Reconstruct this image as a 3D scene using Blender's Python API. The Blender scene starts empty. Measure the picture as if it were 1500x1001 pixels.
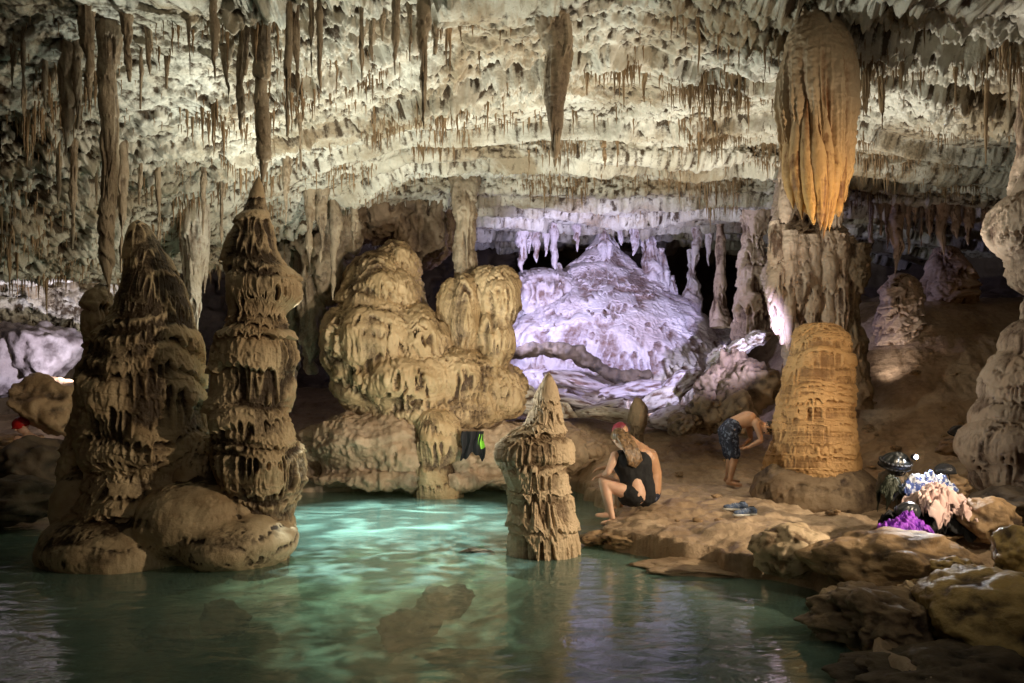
import bpy, bmesh, math, random
import numpy as np
from mathutils import Vector, Matrix
random.seed(7); rng=np.random.default_rng(7)
F=1083.0; H=1.55; YH=590.0
C=bpy.context.scene.collection
def P(px,py,Y): return np.array([(px-750)/F*Y, Y, H-(py-YH)/F*Y])
# ------------------------------------------------------------ noise
def _h(ix,iy,iz,s):
    n=(ix*374761393+iy*668265263+iz*1442695041+s*974634777)&0xffffffff
    n=((n^(n>>13))*1274126177)&0xffffffff
    return n^(n>>16)
def gn(x,y,z,s=0):
    x=np.asarray(x,float);y=np.asarray(y,float);z=np.asarray(z,float)
    x,y,z=np.broadcast_arrays(x,y,z)
    fx=np.floor(x);fy=np.floor(y);fz=np.floor(z)
    ix=fx.astype(np.int64);iy=fy.astype(np.int64);iz=fz.astype(np.int64)
    x=x-fx;y=y-fy;z=z-fz
    u=x*x*x*(x*(x*6-15)+10);v=y*y*y*(y*(y*6-15)+10);w=z*z*z*(z*(z*6-15)+10)
    r=0
    for a in (0,1):
        wu=u if a else 1-u
        for b in (0,1):
            wv=(v if b else 1-v)*wu
            for c in (0,1):
                n=_h(ix+a,iy+b,iz+c,s)
                g=((n&1023)/511.5-1)*(x-a)+(((n>>10)&1023)/511.5-1)*(y-b)+(((n>>20)&1023)/511.5-1)*(z-c)
                r=r+g*wv*(w if c else 1-w)
    return r*1.6
def fbm(x,y,z,o=4,s=0):
    r=0;a=1;f=1
    for i in range(o):
        r=r+a*gn(x*f,y*f,z*f,s+i*13);a*=.5;f*=2.03
    return r
def worley(x,y,z,s=0):
    fx=np.floor(x).astype(np.int64);fy=np.floor(y).astype(np.int64);fz=np.floor(z).astype(np.int64)
    best=np.full(x.shape,9.)
    for a in (-1,0,1):
        for b in (-1,0,1):
            for c in (-1,0,1):
                n=_h(fx+a,fy+b,fz+c,s)
                dx=fx+a+(n&1023)/1023-x;dy=fy+b+((n>>10)&1023)/1023-y;dz=fz+c+((n>>20)&1023)/1023-z
                best=np.minimum(best,dx*dx+dy*dy+dz*dz)
    return np.sqrt(best)
def ss(a,b,x):
    t=np.clip((x-a)/(b-a),0,1);return t*t*(3-2*t)
def flow(p,sp=.3,df=9.,da=.12,seed=0,wob=1.):
    # stacked rounded tiers; the lower lip of each one runs out in drips with thin curtains beneath
    x,y,z=p[:,0],p[:,1],p[:,2]
    w=wob*(gn(x*1.4,y*1.4,z*.9,seed)*sp*1.3+gn(x*.6,y*.6,z*.66/sp,seed+3)*sp*.8)+gn(x*3.5,y*3.5,z*2,seed+2)*sp*.45*min(1,wob+.1)+gn(0*x,0*y,z*.8/sp,seed+12)*sp*.9
    n=gn(x*df,y*df,z*.8,seed+5); d=1-np.clip(np.abs(n)*2.2,0,1)
    n2=gn(x*df*2.1,y*df*2.1,z*1.5,seed+6); d2=1-np.clip(np.abs(n2)*2.6,0,1)
    lo=.6+gn(x*2.6,y*2.6,z*1.5,seed+7)*1.3
    dd=(.82*d+.18*d2)
    ph=(z+w+da*dd*np.clip(lo+.3,0.25,1.4))/sp
    k=np.floor(ph);t=ph-k
    a=np.clip(.72+gn(x*1.8,y*1.8,k*5.17,seed+9)*1.4,.2,1.3)
    lip=ss(0,.11,t)
    f=lip*(1-t**1.8)**.85*a
    fl=dd*.6*np.maximum(ss(.35,.9,t),1-lip)
    return f+fl
# ------------------------------------------------------------ objects
ORG={}
def link(me,name,mat,parent=None,origin=None,smooth=True):
    n=len(me.vertices);co=np.empty(n*3);me.vertices.foreach_get('co',co);co=co.reshape(-1,3)
    if parent is not None: po=ORG[parent.name]
    if origin is None: origin=np.array([(co[:,0].min()+co[:,0].max())/2,(co[:,1].min()+co[:,1].max())/2,co[:,2].min()])
    origin=np.array(origin,float)
    me.vertices.foreach_set('co',(co-origin).ravel())
    me.polygons.foreach_set('use_smooth',np.full(len(me.polygons),smooth))
    me.materials.clear(); me.materials.append(mat); me.update()
    me.name=name
    o=bpy.data.objects.new(name,me);C.objects.link(o)
    if parent is not None: o.parent=parent;o.location=origin-po
    else: o.location=origin
    ORG[o.name]=origin
    return o
def meshVF(V,Fq,cav=None):
    me=bpy.data.meshes.new('m')
    V=np.asarray(V,float);Fq=np.asarray(Fq,np.int32)
    me.vertices.add(len(V));me.vertices.foreach_set('co',V.ravel())
    k=Fq.shape[1]
    me.loops.add(Fq.size);me.loops.foreach_set('vertex_index',Fq.ravel())
    me.polygons.add(len(Fq));me.polygons.foreach_set('loop_start',np.arange(0,Fq.size,k,dtype=np.int32))
    me.update(calc_edges=True);me.validate()
    if cav is not None: setcav(me,cav)
    return me
def setcav(me,cav):
    at=me.attributes.new('cav','FLOAT','POINT');at.data.foreach_set('value',np.asarray(cav,np.float32))
def grid_faces(nr,nc,wrap=False):
    i=np.arange(nr-1)[:,None];j=np.arange(nc if wrap else nc-1)[None,:]
    j2=(j+1)%nc
    a=i*nc+j;b=i*nc+j2;c=(i+1)*nc+j2;d=(i+1)*nc+j
    return np.stack([a,b,c,d],-1).reshape(-1,4)
def empty(name,loc):
    o=bpy.data.objects.new(name,None);C.objects.link(o);o.location=loc;ORG[o.name]=np.array(loc,float);o.empty_display_size=.1
    return o
def tag(o,label=None,cat=None,group=None,kind=None):
    if label:o['label']=label
    if cat:o['category']=cat
    if group:o['group']=group
    if kind:o['kind']=kind
    return o
def lathe_m(prof,seg,rings,amp=0,sp=.3,df=9.,da=.12,seed=0,lump=.1,flat=1.,fn=None,two=.3,wob=1.,scl=.3):
    prof=np.array(prof,float)
    d=np.r_[0,np.cumsum(np.linalg.norm(np.diff(prof,axis=0),axis=1))]
    t=np.linspace(0,d[-1],rings)
    q=np.stack([np.interp(t,d,prof[:,k]) for k in range(4)],1)
    ker=max(3,rings//40)|1
    for k in range(4):
        pad=np.pad(q[:,k],ker//2,mode='edge');s=np.convolve(pad,np.ones(ker)/ker,'valid');s[0]=q[0,k];s[-1]=q[-1,k];q[:,k]=s
    th=np.linspace(0,2*math.pi,seg,endpoint=False)+math.pi/2
    cs,sn=np.cos(th),np.sin(th)
    R=q[:,3][:,None]*np.ones(seg)
    X=q[:,0][:,None]+R*cs;Y=q[:,1][:,None]+R*sn*flat;Z=q[:,2][:,None]*np.ones(seg)
    p=np.stack([X.ravel(),Y.ravel(),Z.ravel()],1)
    lm=fbm(p[:,0]*1.6,p[:,1]*1.6,p[:,2]*1.3,3,seed+40)*lump*2
    sc=np.minimum(1,(R.ravel()/max(.02,np.max(prof[:,3])*scl)))
    if fn is not None: f=fn(p)
    elif amp:
        f=flow(p,sp,df,da,seed,wob)
        if two: f=f+two*(flow(p,sp*.37,df*1.6,da*.4,seed+70,wob)-.5)
    else: f=np.zeros(len(p))
    g=fbm(p[:,0]*14,p[:,1]*14,p[:,2]*14,3,seed+60)
    dd=(amp*(f-.6)+lm+g*min(.009,amp*.08+.002))*sc
    p[:,0]+=np.tile(cs,rings)*dd;p[:,1]+=np.tile(sn,rings)*dd*flat
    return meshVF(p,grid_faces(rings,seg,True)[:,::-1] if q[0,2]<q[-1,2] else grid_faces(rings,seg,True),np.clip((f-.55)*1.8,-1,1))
def prim_mesh(prims,sub=3):
    bm=bmesh.new()
    for pr in prims:
        if pr[0]=='e':
            c,r=pr[1],pr[2];rot=pr[3] if len(pr)>3 else Matrix.Identity(4)
            M=Matrix.Translation(Vector(c))@rot@Matrix.Diagonal((*r,1))
            bmesh.ops.create_icosphere(bm,subdivisions=sub,radius=1,matrix=M)
        else:
            pts=pr[1]
            for i,(x,y,z,r) in enumerate(pts):
                bmesh.ops.create_icosphere(bm,subdivisions=2,radius=r*1.02,matrix=Matrix.Translation((x,y,z)))
                if i:
                    a=Vector(pts[i-1][:3]);b=Vector((x,y,z));v=b-a
                    if v.length<1e-4: continue
                    M=Matrix.Translation((a+b)/2)@v.to_track_quat('Z','Y').to_matrix().to_4x4()
                    bmesh.ops.create_cone(bm,cap_ends=True,segments=18,radius1=pts[i-1][3],radius2=r,depth=v.length,matrix=M)
    me=bpy.data.meshes.new('t');bm.to_mesh(me);bm.free();return me
def blob_m(prims,vox,smooth=6,fn=None,sub=3):
    me=prim_mesh(prims,sub);o=bpy.data.objects.new('t',me);C.objects.link(o)
    m=o.modifiers.new('r','REMESH');m.mode='VOXEL';m.voxel_size=vox
    if smooth: s=o.modifiers.new('s','SMOOTH');s.factor=.6;s.iterations=smooth
    dg=bpy.context.evaluated_depsgraph_get();dg.update()
    me2=bpy.data.meshes.new_from_object(o.evaluated_get(dg))
    bpy.data.objects.remove(o);bpy.data.meshes.remove(me)
    n=len(me2.vertices)
    if fn and n:
        co=np.empty(n*3);me2.vertices.foreach_get('co',co);co=co.reshape(-1,3)
        no=np.array([v.vector[:] for v in me2.vertex_normals])
        d,cav=fn(co,no)
        co=co+no*d[:,None]
        me2.vertices.foreach_set('co',co.ravel());setcav(me2,cav)
    return me2
def flowfn(amp,sp,df,da,seed,lump=.08,ls=1.5,grit=.008,two=.35,wob=1.):
    def fn(co,no):
        f=flow(co,sp,df,da,seed,wob)
        f2=flow(co,sp*.36,df*1.6,da*.45,seed+77,wob)
        side=1-np.clip(np.abs(no[:,2]),0,1)**2*.7
        d=(amp*(f-.6)+amp*two*(f2-.6))*side+fbm(co[:,0]*ls,co[:,1]*ls,co[:,2]*ls,3,seed+31)*lump+fbm(co[:,0]*10,co[:,1]*10,co[:,2]*10,3,seed+8)*grit*1.2
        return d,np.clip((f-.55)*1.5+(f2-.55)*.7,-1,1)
    return fn
_ico={}
def rock_m(c,r,seed,rz=0.,sub=5,rough=.18,tilt=0.):
    if sub not in _ico:
        bm=bmesh.new();bmesh.ops.create_icosphere(bm,subdivisions=sub,radius=1)
        V=np.array([v.co[:] for v in bm.verts]);Fc=np.array([[v.index for v in f.verts] for f in bm.faces]);bm.free();_ico[sub]=(V,Fc)
    V,Fc=_ico[sub];V=V.copy();rs=np.random.default_rng(seed)
    V=V*(1+.32*fbm(V[:,0]*1.1+seed,V[:,1]*1.1,V[:,2]*1.1,3,seed))[:,None]
    for i in range(9):
        n=rs.normal(size=3);n/=np.linalg.norm(n);dl=rs.uniform(.6,.95)
        s=V@n-dl;V=V-np.where(s>0,s*.7,0)[:,None]*n
    f=fbm(V[:,0]*2.6+seed,V[:,1]*2.6,V[:,2]*2.6,5,seed+2)
    wv=worley(V[:,0]*3+seed,V[:,1]*3,V[:,2]*3,seed)
    V=V*(1+rough*f[:,None]*.6-rough*.5*(wv[:,None]-.5))
    V=V*np.array(r)
    ca,sa=math.cos(tilt),math.sin(tilt);V=V@np.array([[ca,0,sa],[0,1,0],[-sa,0,ca]]).T
    ca,sa=math.cos(rz),math.sin(rz);V=V@np.array([[ca,-sa,0],[sa,ca,0],[0,0,1]]).T
    return meshVF(V+np.array(c),Fc,np.clip(f*1.2-(wv-.5)*1.1,-1,1))
# ------------------------------------------------------------ materials
def newmat(name):
    m=bpy.data.materials.new(name);m.use_nodes=True;nt=m.node_tree;nt.nodes.clear()
    o=nt.nodes.new('ShaderNodeOutputMaterial');b=nt.nodes.new('ShaderNodeBsdfPrincipled');nt.links.new(b.outputs[0],o.inputs[0])
    return m,nt,b
def rock_mat(name,hi,lo,stain_shade,rough=.6,bump=.6,sc=1.3,cavw=.8,fine=22,off=.12,zmix=None,namp=1.6,patch=None):
    m,nt,b=newmat(name);N=nt.nodes;L=nt.links
    geo=N.new('ShaderNodeNewGeometry')
    n1=N.new('ShaderNodeTexNoise');n1.inputs['Scale'].default_value=sc;n1.inputs['Detail'].default_value=8;n1.inputs['Roughness'].default_value=.65;L.new(geo.outputs['Position'],n1.inputs[0])
    r1=N.new('ShaderNodeValToRGB');r1.color_ramp.elements[0].position=.36;r1.color_ramp.elements[1].position=.62
    r1.color_ramp.elements[0].color=(*lo,1);r1.color_ramp.elements[1].color=(*hi,1);L.new(n1.outputs[0],r1.inputs[0])
    src=r1.outputs[0]
    if patch:
        n3=N.new('ShaderNodeTexNoise');n3.inputs['Scale'].default_value=.55;n3.inputs['Detail'].default_value=9;n3.inputs['Roughness'].default_value=.72;n3.inputs['Distortion'].default_value=.4;L.new(geo.outputs['Position'],n3.inputs[0])
        mr=N.new('ShaderNodeMapRange');mr.inputs[1].default_value=.50;mr.inputs[2].default_value=.62;L.new(n3.outputs[0],mr.inputs[0])
        mz=N.new('ShaderNodeMix');mz.data_type='RGBA';L.new(mr.outputs[0],mz.inputs[0]);L.new(src,mz.inputs[6]);mz.inputs[7].default_value=(*patch,1);src=mz.outputs[2]
    if zmix:
        sx=N.new('ShaderNodeSeparateXYZ');L.new(geo.outputs['Position'],sx.inputs[0])
        mr=N.new('ShaderNodeMapRange');mr.inputs[1].default_value=zmix[0];mr.inputs[2].default_value=zmix[1];L.new(sx.outputs[2],mr.inputs[0])
        mz=N.new('ShaderNodeMix');mz.data_type='RGBA';L.new(mr.outputs[0],mz.inputs[0]);L.new(src,mz.inputs[6]);mz.inputs[7].default_value=(*zmix[2],1);src=mz.outputs[2]
    n2=N.new('ShaderNodeTexNoise');n2.inputs['Scale'].default_value=fine;n2.inputs['Detail'].default_value=6;n2.inputs['Roughness'].default_value=.7;L.new(geo.outputs['Position'],n2.inputs[0])
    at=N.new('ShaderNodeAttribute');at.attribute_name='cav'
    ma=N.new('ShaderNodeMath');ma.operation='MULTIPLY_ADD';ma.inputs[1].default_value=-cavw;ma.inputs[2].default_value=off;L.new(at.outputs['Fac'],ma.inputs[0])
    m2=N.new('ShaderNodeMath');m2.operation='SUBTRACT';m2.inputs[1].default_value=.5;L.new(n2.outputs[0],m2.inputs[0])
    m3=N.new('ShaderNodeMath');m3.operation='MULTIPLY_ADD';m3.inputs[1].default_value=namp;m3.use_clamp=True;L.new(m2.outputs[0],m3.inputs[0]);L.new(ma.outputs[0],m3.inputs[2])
    mx=N.new('ShaderNodeMix');mx.data_type='RGBA';mx.inputs[7].default_value=(*stain_shade,1);L.new(src,mx.inputs[6]);L.new(m3.outputs[0],mx.inputs[0])  # paints shade into pits and recesses, along with random fine staining
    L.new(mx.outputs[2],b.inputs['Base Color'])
    rr=N.new('ShaderNodeMapRange');rr.inputs[3].default_value=rough-.15;rr.inputs[4].default_value=rough+.2;L.new(n2.outputs[0],rr.inputs[0]);L.new(rr.outputs[0],b.inputs['Roughness'])
    b.inputs['Specular IOR Level'].default_value=.35
    bp=N.new('ShaderNodeBump');bp.inputs['Strength'].default_value=bump;bp.inputs['Distance'].default_value=.03
    L.new(n2.outputs[0],bp.inputs['Height']);L.new(bp.outputs[0],b.inputs['Normal'])
    return m
def plain(name,col,rough=.6,metal=0,bump=0,bs=60,col2=None,vs=10,emit=0,sub=0,lo=.4,hi=.6):
    m,nt,b=newmat(name);N=nt.nodes;L=nt.links
    tc=N.new('ShaderNodeTexCoord')
    n=N.new('ShaderNodeTexNoise');n.inputs['Scale'].default_value=vs;n.inputs['Detail'].default_value=4;L.new(tc.outputs['Object'],n.inputs[0])
    r=N.new('ShaderNodeValToRGB');r.color_ramp.elements[0].position=lo;r.color_ramp.elements[1].position=hi
    c2=col2 or tuple(c*.75 for c in col);r.color_ramp.elements[0].color=(*c2,1);r.color_ramp.elements[1].color=(*col,1)
    L.new(n.outputs[0],r.inputs[0]);L.new(r.outputs[0],b.inputs['Base Color'])
    b.inputs['Roughness'].default_value=rough;b.inputs['Metallic'].default_value=metal
    if sub: b.inputs['Subsurface Weight'].default_value=sub;b.inputs['Subsurface Radius'].default_value=(.02,.008,.004);b.inputs['Subsurface Scale'].default_value=.5
    if emit: b.inputs['Emission Color'].default_value=(*col,1);b.inputs['Emission Strength'].default_value=emit
    if bump:
        n2=N.new('ShaderNodeTexNoise');n2.inputs['Scale'].default_value=bs;L.new(tc.outputs['Object'],n2.inputs[0])
        bp=N.new('ShaderNodeBump');bp.inputs['Strength'].default_value=bump;bp.inputs['Distance'].default_value=.01;L.new(n2.outputs[0],bp.inputs['Height']);L.new(bp.outputs[0],b.inputs['Normal'])
    return m
M={}
M['ceil']=rock_mat('pale_ceiling_rock',(.62,.60,.52),(.36,.32,.24),(.06,.04,.022),.7,1.,1.0,1.7,15,.10,namp=3.6,patch=(.29,.23,.15))  # pits painted dark because the upward lamps leave them unshaded
M['straw']=rock_mat('stalactite_brown',(.34,.23,.13),(.18,.115,.055),(.09,.055,.03),.5,.4,2.5,.5,30)
M['grey']=rock_mat('stalactite_grey',(.38,.31,.22),(.22,.16,.10),(.07,.045,.03),.5,.5,2.5,.7,26)
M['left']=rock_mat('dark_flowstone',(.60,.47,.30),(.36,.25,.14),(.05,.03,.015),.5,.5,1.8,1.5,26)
M['cone']=rock_mat('tan_flowstone',(.64,.50,.34),(.48,.35,.22),(.13,.08,.04),.55,.5,2.0,1.2,30)
M['orange']=rock_mat('orange_flowstone',(.56,.34,.15),(.44,.25,.10),(.20,.10,.035),.5,.7,2.4,1.0,24)
M['shield']=rock_mat('orange_drapery_rock',(.58,.32,.09),(.46,.23,.06),(.18,.075,.025),.42,.5,2.4,1.1,30,zmix=(3.5,4.7,(.38,.29,.19)))
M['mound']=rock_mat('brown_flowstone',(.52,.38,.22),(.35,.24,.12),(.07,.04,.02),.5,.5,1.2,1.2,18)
M['violet']=rock_mat('grey_white_flowstone',(.58,.54,.56),(.44,.37,.37),(.15,.09,.07),.55,.5,.9,1.0,12)
M['pink']=rock_mat('pinkish_flowstone',(.50,.39,.30),(.36,.25,.17),(.09,.05,.03),.55,.6,1.1,1.3,16)
M['bank']=rock_mat('wet_bank',(.52,.39,.27),(.36,.25,.155),(.15,.09,.05),.40,.9,.9,.5,12)
M['rock']=rock_mat('brown_rock',(.46,.31,.18),(.28,.18,.09),(.06,.035,.02),.42,.8,1.8,.9,18)
M['ochre']=rock_mat('ochre_rock',(.50,.36,.15),(.28,.19,.07),(.05,.03,.015),.42,.8,2.,1.,18)
M['slope']=rock_mat('slope_rock',(.26,.19,.12),(.15,.10,.06),(.05,.03,.02),.6,.8,1.6,.9,16)
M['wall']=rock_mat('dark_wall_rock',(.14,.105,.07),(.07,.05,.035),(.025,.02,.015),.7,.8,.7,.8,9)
M['greyrock']=rock_mat('grey_rock',(.28,.25,.25),(.16,.13,.13),(.06,.045,.045),.6,.8,1.4,.8,14)
M['white']=rock_mat('white_flowstone',(.66,.62,.54),(.46,.40,.31),(.16,.10,.06),.5,.7,1.6,1.1,18)
# ------------------------------------------------------------ ceiling
PX=[-450,0,200,340,450,600,750,1100,1500,1950]
T={0:[(0,7),(100,7.5),(200,8),(300,8.6),(370,9.2),(410,9.8),(395,11.5),(370,13),(340,16)],
200:[(0,7),(100,7.8),(200,8.8),(300,10),(375,10.8),(412,11.3),(400,13),(370,14.5),(345,17)],
340:[(0,7),(100,8),(200,9.3),(290,10.8),(350,11.8),(385,12.2),(370,13.5),(355,15.5),(350,17.5)],
450:[(0,7.2),(100,8.5),(190,10),(250,11.3),(290,12),(330,12.6),(325,14),(330,16),(350,18)],
600:[(0,7.5),(100,9),(165,10.3),(195,11.3),(226,11.35),(250,13.2),(276,13.3),(312,16),(350,20)],
750:[(0,7.5),(100,9),(168,10.4),(196,11.4),(226,11.45),(252,13.6),(280,13.7),(325,17),(360,22)],
1100:[(0,7.5),(100,9.2),(165,10.6),(200,11.7),(230,11.75),(252,13.4),(282,13.5),(325,17),(360,22)],
1500:[(0,7),(100,8.6),(180,10.2),(230,11.5),(262,11.6),(276,13),(300,13.1),(335,16),(400,19)]}
T[-450]=T[0];T[1950]=T[1500]
tab=[]
for px in PX:
    row=[((px-750)/F*7.,-2.5,5.9),((px-750)/F*7.,3.5,5.7)]
    for py,Y in T[px]: row.append(tuple(P(px,py,Y)))
    tab.append(row)
tab=np.array(tab)
nc,nr=1200,540
kn=np.array([0,12,32,145,250,330,370,435,475,510,539.])
v=np.interp(np.arange(nr),kn,np.arange(11.))
pxs=np.interp(np.linspace(0,1,nc),[0,.07,.95,1],[-450,-60,1560,1950])
u=np.interp(pxs,PX,np.arange(len(PX)))
def interp2(tab,u,v):
    i=np.clip(np.floor(u).astype(int),0,len(PX)-2);fu=(u-i)
    j=np.clip(np.floor(v).astype(int),0,tab.shape[1]-2);fv=(v-j)
    fu=fu[None,:,None];fv=fv[:,None,None]
    A=tab[i][:,j].transpose(1,0,2);B=tab[i+1][:,j].transpose(1,0,2);A2=tab[i][:,j+1].transpose(1,0,2);B2=tab[i+1][:,j+1].transpose(1,0,2)
    return (A*(1-fu)+B*fu)*(1-fv)+(A2*(1-fu)+B2*fu)*fv
G=interp2(tab,u,v)
for it in range(14): G[:,1:-1]=(G[:,:-2]+2*G[:,1:-1]+G[:,2:])/4
for it in range(3): G[1:-1]=(G[:-2]+2*G[1:-1]+G[2:])/4
def gnorm(G):
    dU=np.gradient(G,axis=1);dV=np.gradient(G,axis=0)
    n=np.cross(dV,dU);return n/(np.linalg.norm(n,axis=2,keepdims=True)+1e-9)
n0=gnorm(G);p=G.reshape(-1,3)
x,y,z=p.T
wx=gn(x*.8,y*.8,z*.8,5)*.6;wy=gn(x*.8,y*.8,z*.8,6)*.6
big=fbm(x*.55,y*.75,z*.7,3,11)
mid=fbm(x*1.5+wx,y*2.3+wy,z*2.2,5,21)
wv=worley(x*2.2+wx*2,y*3.0+wy*2,z*3.0,3)
wv2=worley(x*6+wx*4+mid*.8,y*7.5+wy*4,z*7+mid,4)
wv3=worley(x*13+wx*5,y*15+wy*5+mid*2,z*14,14)
fine=fbm(x*9,y*11,z*11,4,31)
tq=(y*.62+z*.25+gn(x*.28,y*.4,z*.3,93)*.9+mid*.14+big*.08);tt=tq-np.floor(tq)
lm_=ss(-4.2,-2.2,x)*ss(5.0,8.0,y)
calm=1-.5*ss(8.8,10.8,y)*ss(-4.,-2.2,x)   # the rear ceiling is flatter
band=ss(0,.07,tt)*(1-tt)**1.3
tq2=(y*1.9+z*1.2+gn(x*.4,y*.7,z*.6,94)*1.2+mid*.5);t2=tq2-np.floor(tq2);band2=ss(0,.12,t2)*(1-t2)
rough=np.clip(.75+gn(x*.5,y*.5,z*.5,91)*1.6,.3,1.3)*calm
disp=big*.22*calm+mid*.15*rough-(wv-.5)*.09*rough-(wv2-.5)*.085*rough-(wv3-.5)*.055*rough+fine*.085*rough+band*.26*lm_+band2*.07*calm
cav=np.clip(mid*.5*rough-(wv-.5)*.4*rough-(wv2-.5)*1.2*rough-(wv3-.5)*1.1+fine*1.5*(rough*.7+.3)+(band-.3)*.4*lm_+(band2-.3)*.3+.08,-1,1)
Gd=(p+n0.reshape(-1,3)*disp[:,None]).reshape(G.shape)
ND=gnorm(Gd)
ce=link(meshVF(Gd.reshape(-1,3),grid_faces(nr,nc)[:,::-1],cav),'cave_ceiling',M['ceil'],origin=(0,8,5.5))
tag(ce,'pale pitted limestone cave ceiling with stepped ledges','ceiling',kind='structure')
def ceilY(px,py):
    Ys=[np.interp(py,[q[0] for q in T[k][:6]],[q[1] for q in T[k][:6]]) for k in PX]
    return float(np.interp(px,PX,Ys))
WP=[(-700,10),(-450,12),(0,15.5),(300,19),(750,24),(1100,23.5),(1500,18),(1950,12),(2500,9)]
xs=np.linspace(0,len(WP)-1,520);Yw=np.interp(xs,range(len(WP)),[q[1] for q in WP]);pw=np.interp(xs,range(len(WP)),[q[0] for q in WP])
zz=np.linspace(-1,7.5,150)
W=np.stack([np.tile((pw-750)/F*Yw,(150,1)),np.tile(Yw,(150,1)),np.tile(zz[:,None],(1,520))],-1)
wn=gnorm(W)*-1;wp=W.reshape(-1,3)
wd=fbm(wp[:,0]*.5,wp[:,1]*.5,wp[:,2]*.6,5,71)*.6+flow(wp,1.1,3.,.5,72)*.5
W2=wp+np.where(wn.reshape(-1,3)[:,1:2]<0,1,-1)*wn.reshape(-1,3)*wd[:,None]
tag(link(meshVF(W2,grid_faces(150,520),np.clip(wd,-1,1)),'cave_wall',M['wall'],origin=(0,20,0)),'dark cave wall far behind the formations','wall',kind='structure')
# ------------------------------------------------------------ floor
poly=np.array([(-11,-4),(2.0,-4),(1.95,2.5),(2.1,4.25),(2.2,5.1),(2.65,5.9),(2.2,6.4),(1.45,7.3),(.98,8.0),(1.12,8.7),(1.35,9.5),(1.3,11),(1.15,12.4),(1.0,13.0),(-.5,13.2),(-1.8,13.1),(-3.7,12.7),(-5.5,12),(-7,10.6),(-8.4,8.8),(-9.5,6)])
def sdp(X,Y):
    d=np.full(X.shape,1e9);ins=np.zeros(X.shape,bool);n=len(poly)
    for i in range(n):
        ax,ay=poly[i];bx,by=poly[(i+1)%n];ex,ey=bx-ax,by-ay
        t=np.clip(((X-ax)*ex+(Y-ay)*ey)/(ex*ex+ey*ey),0,1)
        d=np.minimum(d,(X-ax-t*ex)**2+(Y-ay-t*ey)**2)
        c=((ay>Y)!=(by>Y))&(X<(bx-ax)*(Y-ay)/(by-ay+1e-12)+ax);ins^=c
    return np.where(ins,-1,1)*np.sqrt(d)
def floorz(X,Y):
    s=sdp(X,Y)+gn(X*2.3,Y*2.3,0,51)*.16+gn(X*6,Y*6,0,52)*.05
    z=-.75+ss(-1.6,-.05,s)*.50+ss(-.06,.06,s)*.46+ss(.1,.7,s)*.10
    hill=ss(11.3,15.5,Y)*1.0
    hill=hill+ss(4.2,8.0,X)*ss(9.8,14.2,Y)*2.4
    hill=hill+ss(15.5,20,Y)*.6-ss(6.6,5.6,Y)*.40*ss(7,4,X)
    out=ss(0,.5,s)
    n=fbm(X*.9,Y*.9,3.,4,55)*.10+fbm(X*4,Y*4,1.,3,56)*.022
    hh=(z+out*(hill+n*1.)+(1-out)*n*.35)
    st=.075;w=gn(X*.8,Y*.8,0,57)*1.5;q=hh/st+w;k=np.floor(q);f=q-k
    lay=(k+ss(.4,1,f)-w)*st
    m_=.5*ss(6.2,7,Y)
    return np.where(s>.1,hh*(1-m_)+lay*m_,hh)
def fz(x,y): return float(floorz(np.array([x],float),np.array([y],float))[0])
gx=np.concatenate([np.linspace(-16,-5,130),np.linspace(-4.97,9,520),np.linspace(9.1,16,50)]);ngx=len(gx)
gy=np.concatenate([np.linspace(-3,5,70),np.linspace(5.03,14,360),np.linspace(14.1,26,120)])
GX,GY=np.meshgrid(gx,gy);GZ=floorz(GX.ravel(),GY.ravel())
fv=np.stack([GX.ravel(),GY.ravel(),GZ],1);fc=fbm(fv[:,0]*3,fv[:,1]*3,fv[:,2]*3,4,58)
fv[:,2]+=np.where(GZ>0.02,fbm(fv[:,0]*11,fv[:,1]*11,0*GZ,3,59)*.018,0)
tag(link(meshVF(fv,grid_faces(len(gy),ngx),np.clip(fc,-1,1)),'ground',M['bank'],origin=(0,0,0)),'brown layered cave floor and pool bed','ground',kind='structure')
# water
m,nt,b=newmat('pool_water');N=nt.nodes;L=nt.links;N.remove(b);out=[n for n in N if n.type=='OUTPUT_MATERIAL'][0]
geo=N.new('ShaderNodeNewGeometry');mp=N.new('ShaderNodeMapping');mp.inputs['Scale'].default_value=(1.2,2.4,1);L.new(geo.outputs['Position'],mp.inputs[0])
nz=N.new('ShaderNodeTexNoise');nz.inputs['Scale'].default_value=1.9;nz.inputs['Detail'].default_value=4;nz.inputs['Distortion'].default_value=.9;L.new(mp.outputs[0],nz.inputs[0])
bp=N.new('ShaderNodeBump');bp.inputs['Strength'].default_value=.3;bp.inputs['Distance'].default_value=.045;L.new(nz.outputs[0],bp.inputs['Height'])
tr=N.new('ShaderNodeBsdfTransparent');tr.inputs[0].default_value=(.60,.84,.77,1)
df=N.new('ShaderNodeBsdfDiffuse');df.inputs[0].default_value=(.28,.46,.39,1)
gl=N.new('ShaderNodeBsdfGlossy');gl.inputs['Roughness'].default_value=.05;L.new(bp.outputs[0],gl.inputs['Normal'])
fr=N.new('ShaderNodeFresnel');fr.inputs[0].default_value=1.7;L.new(bp.outputs[0],fr.inputs['Normal'])
m1=N.new('ShaderNodeMixShader');m1.inputs[0].default_value=.45;L.new(tr.outputs[0],m1.inputs[1]);L.new(df.outputs[0],m1.inputs[2])
m2=N.new('ShaderNodeMixShader');L.new(fr.outputs[0],m2.inputs[0]);L.new(m1.outputs[0],m2.inputs[1]);L.new(gl.outputs[0],m2.inputs[2])
L.new(m2.outputs[0],out.inputs[0]);M['water']=m
wx_=np.linspace(-12,4.5,30);wy_=np.linspace(-3.5,14.3,30);A,B=np.meshgrid(wx_,wy_)
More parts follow.
